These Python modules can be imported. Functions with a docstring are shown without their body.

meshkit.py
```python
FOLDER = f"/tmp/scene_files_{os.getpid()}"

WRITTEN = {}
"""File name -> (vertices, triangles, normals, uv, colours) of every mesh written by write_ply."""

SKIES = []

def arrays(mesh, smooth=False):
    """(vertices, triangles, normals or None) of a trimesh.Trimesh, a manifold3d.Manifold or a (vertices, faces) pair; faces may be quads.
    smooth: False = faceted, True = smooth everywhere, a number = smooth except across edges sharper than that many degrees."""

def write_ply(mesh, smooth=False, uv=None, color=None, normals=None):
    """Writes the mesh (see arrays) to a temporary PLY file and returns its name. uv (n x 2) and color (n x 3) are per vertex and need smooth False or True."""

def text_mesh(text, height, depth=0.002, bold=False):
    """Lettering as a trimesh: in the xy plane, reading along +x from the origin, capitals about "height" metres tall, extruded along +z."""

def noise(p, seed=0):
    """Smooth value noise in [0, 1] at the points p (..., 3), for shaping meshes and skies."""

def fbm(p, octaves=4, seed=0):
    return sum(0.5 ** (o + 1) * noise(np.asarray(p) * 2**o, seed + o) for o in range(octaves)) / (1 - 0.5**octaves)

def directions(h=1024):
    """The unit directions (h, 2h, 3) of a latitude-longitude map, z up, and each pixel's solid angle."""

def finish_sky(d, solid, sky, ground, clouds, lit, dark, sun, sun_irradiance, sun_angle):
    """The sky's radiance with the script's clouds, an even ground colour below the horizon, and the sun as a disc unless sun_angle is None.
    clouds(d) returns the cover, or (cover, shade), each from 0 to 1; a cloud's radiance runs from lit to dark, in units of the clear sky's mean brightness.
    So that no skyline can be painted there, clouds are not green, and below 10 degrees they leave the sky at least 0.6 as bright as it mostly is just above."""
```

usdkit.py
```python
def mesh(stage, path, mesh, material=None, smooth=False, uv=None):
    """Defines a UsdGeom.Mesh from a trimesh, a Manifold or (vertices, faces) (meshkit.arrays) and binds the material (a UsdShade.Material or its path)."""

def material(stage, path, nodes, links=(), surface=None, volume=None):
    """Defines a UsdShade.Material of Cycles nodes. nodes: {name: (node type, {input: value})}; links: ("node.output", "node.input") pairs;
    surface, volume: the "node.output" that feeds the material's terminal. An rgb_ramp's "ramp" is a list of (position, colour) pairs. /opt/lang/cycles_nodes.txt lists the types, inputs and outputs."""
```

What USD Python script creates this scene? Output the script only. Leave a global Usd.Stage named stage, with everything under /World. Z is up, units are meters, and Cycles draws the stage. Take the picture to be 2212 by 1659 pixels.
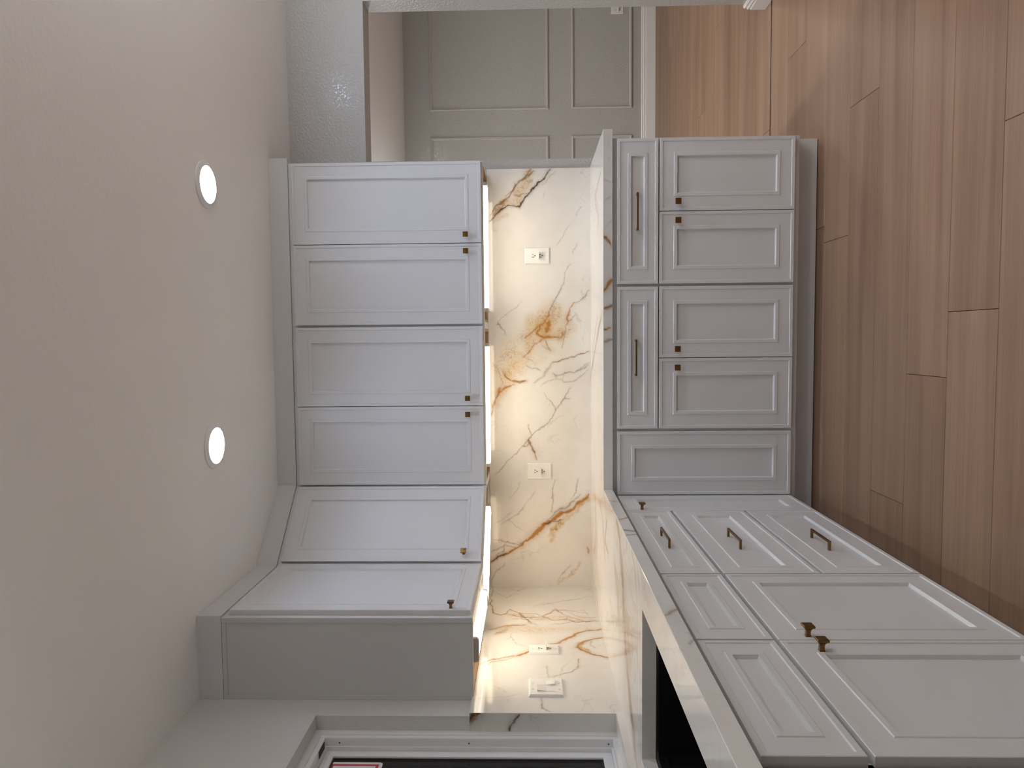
import math, random
import numpy as np, trimesh
from shapely.geometry import Polygon, box as sbox
import usdkit, meshkit
from pxr import Usd, UsdGeom, UsdLux, UsdShade, Sdf, Gf, Vt

stage = Usd.Stage.CreateInMemory()
UsdGeom.SetStageUpAxis(stage, UsdGeom.Tokens.z)
UsdGeom.SetStageMetersPerUnit(stage, 1.0)
UsdGeom.Xform.Define(stage, '/World')
T = Sdf.ValueTypeNames

# ------------------------------------------------------------ camera (held on its side: ceiling to the left)
EXPOSURE = 0.0
FPX = 1563.67
RIGHT = np.array([0.9980028, 0.0626853, -0.0078076])
FWD = np.array([-0.0624568, 0.9976905, 0.0266971])
UP = np.array([0.0094631, -0.0261561, 0.9996131])
EYE = np.array([1.305935, -3.725839, 1.217632])
cam = UsdGeom.Camera.Define(stage, '/World/camera')
mx = Gf.Matrix4d(1.0)
for i, v in enumerate((-UP, RIGHT, -FWD, EYE)):
    mx.SetRow(i, Gf.Vec4d(*map(float, v), 1.0 if i == 3 else 0.0))
cam.AddTransformOp().Set(mx)
cam.CreateHorizontalApertureAttr(36.0)
cam.CreateVerticalApertureAttr(27.0)
cam.CreateFocalLengthAttr(FPX / 2212 * 36.0)
cam.CreateClippingRangeAttr(Gf.Vec2f(0.05, 60))
cam.CreateExposureAttr(EXPOSURE)

# ------------------------------------------------------------ night outside; the room is lit by its own lamps plus added uplights
dome = UsdLux.DomeLight.Define(stage, '/World/night_sky')
dome.CreateColorAttr(Gf.Vec3f(0.5, 0.6, 1.0)); dome.CreateIntensityAttr(0.002)
COOL = (0.80, 0.955, 1.25)
LENS = 110.0          # radiance of a recessed ceiling lamp's lens
STRIP = 13.8         # radiance of an under-cabinet lamp's diffuser
WARM, WARMER, MILD = (1.0, 0.86, 0.655), (1.0, 0.80, 0.55), (1.0, 0.90, 0.75)   # the strip lamps differ a little in tint
def ceiling_disk(name, x, y, r=0.068, k=1.0, color=COOL, z=2.428, up=False):
    d = UsdLux.DiskLight.Define(stage, '/World/' + name)
    d.CreateRadiusAttr(r); d.CreateColorAttr(Gf.Vec3f(*color)); d.CreateIntensityAttr(k)
    d.CreateNormalizeAttr(False)
    d.AddTranslateOp().Set(Gf.Vec3d(x, y, z))
    if up:
        d.AddRotateXOp().Set(180.0)
# the kitchen's other lamps (past the doorway edge and behind the camera), the dining room's, and unseen uplights added to brighten the ceiling
K_SIDE, K_REAR, K_DINE, K_UP = 115.0, 54.0, 440.0, 252.0
ceiling_disk('kitchen_lamp_0', 2.9, -1.0, k=K_SIDE)
for i, (x, y) in enumerate([(0.9, -2.6), (1.9, -2.6), (2.9, -2.6), (1.9, -4.2)]):
    ceiling_disk('rear_lamp_%d' % i, x, y, k=K_REAR, color=(.985, 1.0, 1.01))
for i, (x, y) in enumerate([(1.9, 1.3), (3.6, 1.3)]):
    ceiling_disk('dining_lamp_%d' % i, x, y, k=K_DINE, color=(1.0, .98, .96))
for i, (x, y, k) in enumerate([(4.0, -2.1, 1), (.45, -3.2, .06), (1.5, 2.3, .45)]):  # added upward disks; the last follows a glow on the dining ceiling
    d = ceiling_disk('uplighter_%d' % i, x, y, r=.14, k=K_UP * k, color=(.985, 1.0, 1.01), z=1.75, up=True)

# ------------------------------------------------------------ materials
LOOKS = {}
def mat(name, nodes, links, surface):
    LOOKS[name] = usdkit.material(stage, '/World/Looks/' + name, nodes, links, surface)
    return LOOKS[name]
def plain(name, color, rough=.5, metal=0., **k):
    return mat(name, {'p': ('principled_bsdf', dict(base_color=color, roughness=rough, metallic=metal, **k))}, [], 'p.BSDF')

def wall_paint(name, color, rough, scale=85., dist=.0022, strength=.5):
    return mat(name, {
        'g': ('geometry', {}),
        'n': ('noise_texture', {'scale': scale, 'detail': 3.0, 'roughness': .55}),
        'r': ('rgb_ramp', {'ramp': [(0, (0, 0, 0)), (.42, (.05, .05, .05)), (.62, (1, 1, 1)), (1, (1, 1, 1))]}),
        'b': ('bump', {'strength': strength, 'distance': dist}),
        'm': ('noise_texture', {'scale': 1.7, 'detail': 2.0}),
        'c': ('mix', {'color1': tuple(c * .975 for c in color), 'color2': tuple(min(1, c * 1.02) for c in color)}),
        'p': ('principled_bsdf', {'roughness': rough, 'specular_ior_level': .4})},
        [('g.position', 'n.vector'), ('g.position', 'm.vector'), ('n.fac', 'r.fac'), ('r.color', 'b.height'), ('b.normal', 'p.normal'),
         ('m.fac', 'c.fac'), ('c.color', 'p.base_color')], 'p.BSDF')
wall_paint('wall_paint', (.50, .49, .475), .2)
wall_paint('wall_flat', (.66, .65, .63), .6, strength=.3)
wall_paint('ceiling_paint', (.88, .87, .85), .6, scale=60., dist=.0016, strength=.25)
plain('trim_white', (.80, .78, .75), .35)
plain('baseboard_white', (.86, .85, .84), .3)
plain('moulding_paint', (.60, .585, .565), .35)
mat('cabinet_paint', {
    'g': ('geometry', {}), 'n': ('noise_texture', {'scale': 260.0, 'detail': 1.0}), 'b': ('bump', {'strength': .04, 'distance': .0004}),
    'p': ('principled_bsdf', {'base_color': (.69, .69, .695), 'roughness': .33, 'specular_ior_level': .45})},
    [('g.position', 'n.vector'), ('n.fac', 'b.height'), ('b.normal', 'p.normal')], 'p.BSDF')
plain('cabinet_side_shaded', (.60, .595, .59), .5)  # cabinet paint darkened: shade on the end panel put into the colour
mat('ply_wood', {
    'g': ('geometry', {}), 'mp': ('mapping', {'scale': (4., 60., 60.)}), 'n': ('noise_texture', {'scale': 1.5, 'detail': 4.0}),
    'c': ('mix', {'color1': (.22, .12, .05), 'color2': (.38, .23, .11)}), 'p': ('principled_bsdf', {'roughness': .5})},
    [('g.position', 'mp.vector'), ('mp.vector', 'n.vector'), ('n.fac', 'c.fac'), ('c.color', 'p.base_color')], 'p.BSDF')
mat('brass', {
    'g': ('geometry', {}), 'n': ('noise_texture', {'scale': 120.0, 'detail': 2.0}),
    'c': ('mix', {'color1': (.20, .11, .038), 'color2': (.29, .17, .065)}), 'p': ('principled_bsdf', {'metallic': 1.0, 'roughness': .3})},
    [('g.position', 'n.vector'), ('n.fac', 'c.fac'), ('c.color', 'p.base_color')], 'p.BSDF')
mat('stone', {
    'a': ('attribute', {'attribute': 'veins'}),
    'g': ('geometry', {}), 'n': ('noise_texture', {'scale': 160.0, 'detail': 2.0}),
    'c': ('mix', {'mix_type': 'multiply', 'fac': 1.0}), 'r': ('rgb_ramp', {'ramp': [(0, (.95, .945, .94)), (1, (1, 1, 1))]}),
    'p': ('principled_bsdf', {'roughness': .09, 'specular_ior_level': .5})},
    [('g.position', 'n.vector'), ('n.fac', 'r.fac'), ('a.color', 'c.color1'), ('r.color', 'c.color2'), ('c.color', 'p.base_color')], 'p.BSDF')
plain('plate_white', (.83, .815, .79), .3)
plain('slot_dark', (.02, .018, .016), .6)
plain('screw_white', (.74, .73, .71), .35)
plain('screw_hole', (.015, .015, .015), .7)
plain('sink_black', (.010, .0095, .0095), .16, specular_ior_level=.6)
plain('sink_rim', (.20, .20, .205), .45)
plain('vinyl', (.78, .775, .775), .4)
plain('lamp_trim', (.82, .82, .82), .45)
plain('lamp_cap', (.55, .52, .48), .4)
plain('cable', (.75, .74, .72), .5)
plain('paper', (.80, .79, .82), .5)
plain('red_ink', (.62, .035, .03), .5)
plain('gap_dark', (.02, .011, .007), .8)
mat('lens_cool', {'g': ('geometry', {}), 'd': ('vector_math', {'math_type': 'dot_product'}), 'w': ('math', {'math_type': 'power', 'value2': 1.6}), 'x': ('math', {'math_type': 'multiply', 'value2': LENS}),
                  'e': ('emission', {'color': COOL})},
    [('g.incoming', 'd.vector1'), ('g.normal', 'd.vector2'), ('d.value', 'w.value1'), ('w.value', 'x.value1'), ('x.value', 'e.strength')], 'e.emission')   # a lens that throws its light mostly downwards
for _n, _c in (('lens_warm', WARM), ('lens_warmer', WARMER), ('lens_mild', MILD)):
    mat(_n, {'g': ('geometry', {}), 'd': ('vector_math', {'math_type': 'dot_product'}), 'w': ('math', {'math_type': 'power', 'value2': .45}),
                      's': ('separate_xyz', {}), 'k': ('math', {'math_type': 'multiply_add', 'value2': -.45 * STRIP, 'value3': .55 * STRIP}),
                      'm': ('math', {'math_type': 'maximum', 'value2': .55 * STRIP}), 'x': ('math', {'math_type': 'multiply'}), 'e': ('emission', {'color': _c})},
        [('g.incoming', 'd.vector1'), ('g.normal', 'd.vector2'), ('d.value', 'w.value1'), ('g.normal', 's.vector'), ('s.z', 'k.value1'), ('k.value', 'm.value1'),
         ('w.value', 'x.value1'), ('m.value', 'x.value2'), ('x.value', 'e.strength')], 'e.emission')   # brightest straight down, dimmer at its sides
mat('night_glass', {
    't': ('transparent_bsdf', {'color': (.9, .92, .93)}), 'gl': ('glossy_bsdf', {'color': (1, 1, 1), 'roughness': .02}),
    'f': ('fresnel', {'IOR': 1.5}), 'm': ('mix_closure', {})},
    [('f.fac', 'm.fac'), ('t.BSDF', 'm.closure1'), ('gl.BSDF', 'm.closure2')], 'm.closure')
def wood(name, dark, mid, light):
    # board grain: long streaks along x, shifted from plank to plank
    return mat(name, {
        'g': ('geometry', {}), 'o': ('object_info', {}), 'k': ('math', {'math_type': 'multiply', 'value2': 37.0}),
        'cx': ('combine_xyz', {}), 'ad': ('vector_math', {'math_type': 'add'}),
        'm1': ('mapping', {'scale': (.55, 13., 1.)}), 'n1': ('noise_texture', {'scale': 1.0, 'detail': 3.0, 'roughness': .5, 'distortion': .6}),
        'm2': ('mapping', {'scale': (2.2, 110., 1.)}), 'n2': ('noise_texture', {'scale': 1.0, 'detail': 4.0, 'roughness': .65, 'distortion': .3}),
        'w': ('math', {'math_type': 'multiply_add', 'value2': .34, 'value3': 0.}), 's': ('math', {'math_type': 'multiply_add', 'value2': .62}),
        't': ('math', {'math_type': 'multiply_add', 'value2': .13}),
        'r': ('rgb_ramp', {'ramp': [(0.25, dark), (.52, mid), (.82, light)]}),
        'b': ('bump', {'strength': .08, 'distance': .0006}),
        'p': ('principled_bsdf', {'roughness': .42, 'specular_ior_level': .35})},
        [('o.random', 'k.value1'), ('k.value', 'cx.x'), ('k.value', 'cx.z'), ('g.position', 'ad.vector1'), ('cx.vector', 'ad.vector2'),
         ('ad.vector', 'm1.vector'), ('ad.vector', 'm2.vector'), ('m1.vector', 'n1.vector'), ('m2.vector', 'n2.vector'),
         ('n2.fac', 'w.value1'), ('n1.fac', 's.value1'), ('w.value', 's.value3'), ('o.random', 't.value1'), ('s.value', 't.value3'),
         ('t.value', 'r.fac'), ('r.color', 'p.base_color'), ('n2.fac', 'b.height'), ('b.normal', 'p.normal')], 'p.BSDF')
wood('oak_plank', (.165, .092, .054), (.275, .165, .104), (.375, .24, .158))

# ------------------------------------------------------------ helpers
NAMES = {}
def numbered(parent, name):
    n = NAMES.get((parent, name), -1) + 1
    NAMES[(parent, name)] = n
    return name if n == 0 else '%s_%03d' % (name, n)
def keys(prim, **kw):
    for k, v in kw.items():
        if v:
            prim.SetCustomDataByKey(k, v)
def thing(name, label=None, cat=None, group=None, loc=(0, 0, 0), rotz=0., kind=None):
    path = '/World/' + numbered('/World', name)
    x = UsdGeom.Xform.Define(stage, path)
    x.AddTranslateOp().Set(Gf.Vec3d(*map(float, loc)))
    if rotz:
        x.AddRotateZOp().Set(float(rotz))
    keys(x.GetPrim(), label=label, category=cat, group=group, kind=kind)
    return path
def part(parent, name, mesh, material, smooth=False, label=None, kind=None, colors=None):
    path = parent + '/' + numbered(parent, name)
    m = usdkit.mesh(stage, path, mesh, LOOKS[material], smooth=smooth)
    if colors is not None:
        UsdGeom.PrimvarsAPI(m).CreatePrimvar('veins', T.Color3fArray, 'vertex').Set(Vt.Vec3fArray.FromNumpy(np.asarray(colors, np.float32)))
    keys(m.GetPrim(), label=label, kind=kind)
    return path
def solo(name, mesh, material, label=None, cat=None, group=None, kind=None, smooth=False):
    path = part('/World', name, mesh, material, smooth=smooth, label=label, kind=kind)
    keys(stage.GetPrimAtPath(path), category=cat, group=group)
    return path
cat_ = trimesh.util.concatenate
def box(x0, x1, y0, y1, z0, z1):
    m = trimesh.creation.box((abs(x1 - x0), abs(y1 - y0), abs(z1 - z0)))
    m.apply_translation(((x0 + x1) / 2, (y0 + y1) / 2, (z0 + z1) / 2)); return m
def cbox(x0, x1, y0, y1, z0, z1, c=.0015):
    """A box with every edge chamfered."""
    lo, hi = np.array([x0, y0, z0]), np.array([x1, y1, z1])
    p = []
    for ax in range(3):
        a, b = lo + c, hi - c
        a[ax], b[ax] = lo[ax], hi[ax]
        p += [[(a, b)[i][0], (a, b)[j][1], (a, b)[k][2]] for i in (0, 1) for j in (0, 1) for k in (0, 1)]
    return trimesh.convex.convex_hull(np.array(p))
def prism(poly, z0, z1):
    m = trimesh.creation.extrude_polygon(Polygon(poly), z1 - z0, engine='earcut'); m.apply_translation((0, 0, z0)); return m
def rot_z(m, deg, about=(0, 0)):
    m = m.copy()
    m.apply_transform(trimesh.transformations.rotation_matrix(math.radians(deg), (0, 0, 1), (about[0], about[1], 0))); return m
def cyl(p0, p1, r, n=16):
    return trimesh.creation.cylinder(radius=r, segment=np.array([p0, p1], float), sections=n)
def tube(pts, r, n=8):
    out = [cyl(a, b, r, n) for a, b in zip(pts[:-1], pts[1:])]
    return cat_(out + [trimesh.creation.icosphere(1, r).apply_translation(p) or trimesh.Trimesh() for p in []])
def rings(loops, cap=True, close_back=None):
    """Skins successive rectangular loops (4 x 3 each); the last is capped."""
    v, f = np.vstack(loops), []
    for k in range(len(loops) - 1):
        a, b = 4 * k, 4 * k + 4
        for i in range(4):
            j = (i + 1) % 4
            f += [[a + i, a + j, b + j], [a + i, b + j, b + i]]
    if cap:
        a = 4 * (len(loops) - 1); f += [[a, a + 1, a + 2], [a, a + 2, a + 3]]
    if close_back:
        f += [[0, 2, 1], [0, 3, 2]]
    return trimesh.Trimesh(v, np.array(f), process=False)
def rect_loop(w0, w1, h0, h1, y):
    return np.array([[w0, y, h0], [w1, y, h0], [w1, y, h1], [w0, y, h1]], float)
def front(x0, x1, z0, z1, yf, yb, rail=.060, stile=.060):
    """A cabinet door or drawer front facing -y: raised outer lip, flat frame, raised bead, recessed panel."""
    prof = [(0, yb), (0, yf + .0012), (.0012, yf), (.0125, yf), (.0145, yf + .0028), ('f', -.0015, yf + .0028), ('f', .0005, yf + .0008),
            ('f', .0125, yf + .0008), ('f', .0165, yf + .0095)]
    loops = []
    for p in prof:
        if p[0] == 'f':
            sx, sz, y = stile + p[1], rail + p[1], p[2]
        else:
            sx = sz = p[0]; y = p[1]
        loops.append(rect_loop(x0 + sx, x1 - sx, z0 + sz, z1 - sz, y))
    return rings(loops, close_back=True)
def knob(x, y, z):
    """Square flared knob standing off a face at y towards -y."""
    prof = [(.0058, 0), (.0050, .003), (.0047, .011), (.0055, .0155), (.0078, .0195), (.0115, .0222), (.0122, .0232), (.0122, .0262), (.0112, .0276), (.006, .0281)]
    lo = [rect_loop(x - s, x + s, z - s, z + s, y - d) for s, d in prof]
    return rings(lo, close_back=True)
def pull(x, y, z, half=.0765):
    """Square bar pull along x, standing off a face at y towards -y."""
    t, w, d = .0045, .0033, .030
    o = Polygon([(-half, 0), (-half, d), (half, d), (half, 0), (half - .0095, 0), (half - .0095, d - .0065), (-half + .0095, d - .0065), (-half + .0095, 0)])
    o = o.buffer(-.0006).buffer(.0006, join_style=1)
    m = trimesh.creation.extrude_polygon(o, 2 * w, engine='earcut')       # u, depth, thickness
    v = np.array(m.vertices)
    return trimesh.Trimesh(np.stack([x + v[:, 0], y - v[:, 1], z + v[:, 2] - w], 1), np.array(m.faces)[:, ::-1], process=False)
def ring_frame_yz(y0, y1, z0, z1, prof):
    """A window-frame ring facing +x: (offset, x) profile."""
    lo = [np.array([[x, y1 - o, z0 + o], [x, y0 + o, z0 + o], [x, y0 + o, z1 - o], [x, y1 - o, z1 - o]], float)[::-1] for o, x in prof]
    return rings(lo, cap=False)

# ------------------------------------------------------------ stone: the slabs' own veins, held per vertex
VEIN_BACK=[('d',[(2.153,1.113),(2.129,1.135),(2.099,1.161),(2.080,1.183),(2.055,1.206),(2.033,1.223),(2.011,1.240),(1.992,1.257),(1.975,1.274),(1.973,1.291),(1.976,1.308)],5,0.95),
('d',[(1.976,1.308),(1.976,1.331),(1.960,1.353),(1.938,1.382),(1.913,1.410),(1.900,1.425)],5,0.8),
('b',[(2.152,1.216),(2.125,1.239),(2.103,1.267),(2.076,1.290),(2.048,1.307),(2.021,1.325),(1.999,1.347),(1.988,1.370),(1.966,1.399),(1.933,1.419)],6,0.85),
('b',[(2.149,1.194),(2.130,1.217),(2.116,1.239),(2.092,1.273)],5,0.7),
('b',[(2.095,1.296),(2.070,1.290),(2.048,1.313),(2.026,1.341)],3,0.6),
('b',[(2.029,1.302),(2.028,1.274),(2.036,1.246),(2.041,1.217)],3,0.6),
('b',[(2.147,1.087),(2.123,1.110),(2.074,1.161)],2.5,0.4),
('g',[(2.141,1.222),(2.086,1.251),(2.020,1.291),(1.993,1.308)],38,0.42),
('g',[(2.097,1.217),(2.053,1.240),(1.998,1.274)],25,0.35),
('g',[(1.993,1.342),(1.955,1.376),(1.922,1.410)],28,0.5),
('b',[(1.977,1.387),(1.966,1.370),(1.944,1.382),(1.927,1.399)],3,0.6),
('b',[(1.999,1.370),(1.977,1.353),(1.949,1.370)],3,0.6),
('b',[(1.972,1.398),(1.949,1.387),(1.933,1.405)],3,0.6),
('g',[(1.926,1.331),(1.916,1.371),(1.888,1.405),(1.860,1.405)],14,0.4),
('s',[(1.883,1.016),(1.830,1.047),(1.778,1.081)],2,0.4),
('s',[(1.965,0.951),(1.921,0.987)],2,0.35),
('s',[(2.046,1.144),(2.007,1.150)],2,0.3),
('s',[(1.787,0.977),(1.726,1.002)],2,0.35),
('s',[(1.676,1.017),(1.637,1.045),(1.586,1.051)],2,0.5),
('s',[(1.586,1.051),(1.542,1.074),(1.502,1.091),(1.474,1.105),(1.452,1.114),(1.435,1.126)],4,0.6),
('b',[(1.446,1.125),(1.424,1.120),(1.412,1.131)],4,0.6),
('s',[(1.551,0.921),(1.518,0.944),(1.487,0.972),(1.479,1.001)],4.5,0.6),
('o',[(1.484,0.995),(1.451,1.018),(1.417,1.035),(1.389,1.029)],5,0.6),
('s',[(1.424,0.995),(1.393,1.021),(1.368,1.035),(1.323,1.049),(1.277,1.055),(1.255,1.064)],3,0.6),
('o',[(1.425,1.029),(1.402,1.038),(1.391,1.024)],5,0.6),
('s',[(1.493,1.267),(1.451,1.319),(1.420,1.359),(1.392,1.382)],2,0.4),
('b',[(1.394,1.382),(1.372,1.377),(1.343,1.354),(1.323,1.346)],4,0.45),
('b',[(1.377,1.394),(1.383,1.371),(1.360,1.377)],3,0.4),
('o',[(1.426,1.123),(1.392,1.149),(1.375,1.171),(1.353,1.194),(1.325,1.223),(1.308,1.246)],7,0.6),
('o',[(1.392,1.123),(1.369,1.129),(1.341,1.138)],16,0.9),
('o',[(1.381,1.171),(1.352,1.172),(1.330,1.189),(1.318,1.178),(1.312,1.149),(1.318,1.109),(1.312,1.081)],7,0.75),
('o',[(1.312,1.149),(1.290,1.172),(1.279,1.201),(1.239,1.224),(1.205,1.258)],6,0.6),
('o',[(1.295,1.144),(1.267,1.138),(1.244,1.115)],5,0.5),
('o',[(1.346,1.052),(1.312,1.064),(1.306,1.081)],6,0.5),
('g',[(1.375,1.132),(1.335,1.149)],60,0.5),
('g',[(1.334,1.064),(1.312,1.081)],35,0.4),
('g',[(1.313,1.200),(1.245,1.246),(1.188,1.293),(1.109,1.362)],45,0.25),
('s',[(1.244,1.115),(1.255,1.144),(1.273,1.166)],4,0.4),
('s',[(1.171,1.247),(1.153,1.219),(1.142,1.173)],3,0.5),
('s',[(1.211,1.258),(1.199,1.224),(1.188,1.201)],2,0.4),
('r',[(1.234,0.922),(1.223,0.967),(1.209,1.019),(1.195,1.064),(1.181,1.104)],3.5,0.75),
('b',[(1.181,1.104),(1.153,1.133),(1.107,1.168),(1.079,1.202)],8,0.3),
('s',[(1.165,0.922),(1.148,0.962),(1.134,0.996),(1.129,1.036),(1.124,1.070),(1.118,1.105)],4.5,0.65),
('s',[(1.177,0.922),(1.157,0.962),(1.137,0.996)],3,0.5),
('s',[(1.140,0.922),(1.097,0.979),(1.080,1.019),(1.081,1.059),(1.098,1.065),(1.101,1.093),(1.078,1.145),(1.061,1.168)],2.5,0.55),
('s',[(1.129,1.048),(1.083,1.059)],2,0.4),
('s',[(1.127,1.110),(1.115,1.088),(1.107,1.099)],5,0.4),
('o',[(1.091,1.242),(1.085,1.282),(1.091,1.322),(1.117,1.348),(1.132,1.350)],5,0.7),
('d',[(1.091,1.248),(1.079,1.282),(1.085,1.311)],3,0.4),
('d',[(1.097,1.334),(1.114,1.345),(1.143,1.367)],3,0.4),
('o',[(1.068,1.305),(1.060,1.345),(1.034,1.380),(1.000,1.398),(0.954,1.415),(0.914,1.424)],7,0.75),
('o',[(1.057,1.380),(1.029,1.386)],12,0.6),
('g',[(1.154,1.293),(1.086,1.339),(0.983,1.398)],45,0.3),
('s',[(1.184,1.413),(1.143,1.390),(1.109,1.374),(1.069,1.363)],3,0.45),
('s',[(1.223,1.361),(1.200,1.350),(1.195,1.396)],2,0.35),
('s',[(1.052,1.017),(1.009,1.037),(0.980,1.060),(0.946,1.089),(0.900,1.112),(0.883,1.123)],3,0.65),
('s',[(0.883,1.123),(0.860,1.158),(0.831,1.192),(0.808,1.221),(0.785,1.236),(0.756,1.259)],4,0.7),
('b',[(0.756,1.259),(0.730,1.285),(0.696,1.320),(0.670,1.349),(0.635,1.373),(0.600,1.408)],2.5,0.5),
('s',[(1.021,1.154),(0.992,1.128),(0.975,1.108),(0.940,1.094)],2.5,0.5),
('s',[(0.992,1.054),(0.994,1.031),(0.997,1.023)],3,0.6),
('b',[(0.863,1.232),(0.826,1.227),(0.808,1.221)],3,0.6),
('b',[(0.785,1.236),(0.750,1.219),(0.718,1.202)],11,0.7),
('b',[(0.718,1.202),(0.698,1.196),(0.681,1.192)],3,0.6),
('b',[(0.759,1.262),(0.751,1.248),(0.768,1.227),(0.782,1.236)],4,0.6),
('b',[(0.570,1.096),(0.529,1.114),(0.482,1.114)],3,0.6),
('b',[(0.581,0.978),(0.523,0.993),(0.476,1.013)],3,0.6),
('b',[(0.565,1.275),(0.524,1.299),(0.483,1.334)],2,0.35),
('b',[(0.529,1.200),(0.471,1.230)],2,0.35),
('s',[(0.911,1.054),(0.894,1.089),(0.854,1.135)],2,0.25),
('s',[(0.911,0.986),(0.882,1.000),(0.830,0.989)],2,0.25),
('o',[(0.497,0.924),(0.466,0.954),(0.453,0.980),(0.423,1.015),(0.405,1.058),(0.384,1.093),(0.344,1.145),(0.309,1.188),(0.274,1.232),(0.234,1.271)],11,0.95),
('s',[(0.506,0.971),(0.471,0.997),(0.445,1.023),(0.423,1.066),(0.401,1.101),(0.357,1.145)],6,0.6),
('d',[(0.370,1.058),(0.357,1.084),(0.357,1.119),(0.335,1.153)],4,0.6),
('o',[(0.234,1.276),(0.208,1.319),(0.190,1.363),(0.173,1.398),(0.150,1.438)],7,0.85),
('d',[(0.190,1.363),(0.173,1.398),(0.149,1.438)],5,0.7),
('g',[(0.353,1.058),(0.331,1.093),(0.309,1.110),(0.265,1.124)],22,0.7),
('g',[(0.484,0.937),(0.423,0.980),(0.379,1.041)],22,0.5),
('g',[(0.466,0.928),(0.493,0.945)],14,0.4),
('b',[(0.239,1.276),(0.243,1.328),(0.257,1.380),(0.265,1.423)],3,0.6),
('b',[(0.221,1.293),(0.230,1.345),(0.221,1.389),(0.199,1.428)],3,0.5),
('b',[(0.248,1.354),(0.204,1.372),(0.186,1.407)],3,0.5),
('s',[(0.450,1.248),(0.397,1.292),(0.371,1.344),(0.349,1.379)],3,0.5),
('s',[(0.511,1.213),(0.450,1.248)],2,0.35),
('s',[(0.371,1.344),(0.327,1.301),(0.305,1.249)],2,0.4),
('s',[(0.345,1.422),(0.371,1.379),(0.415,1.317)],3,0.3),
('b',[(0.498,1.109),(0.449,1.114),(0.406,1.118)],3,0.5),
('s',[(0.039,1.094),(0.088,1.059),(0.137,1.016)],3,0.4),
('g',[(0.132,0.972),(0.079,1.025),(0.030,1.086)],16,0.35),
('o',[(0.225,0.933),(0.207,0.925),(0.187,0.929)],5,0.6),
('b',[(0.133,1.364),(0.097,1.408),(0.062,1.426),(0.026,1.443)],2.5,0.45)]
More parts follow.
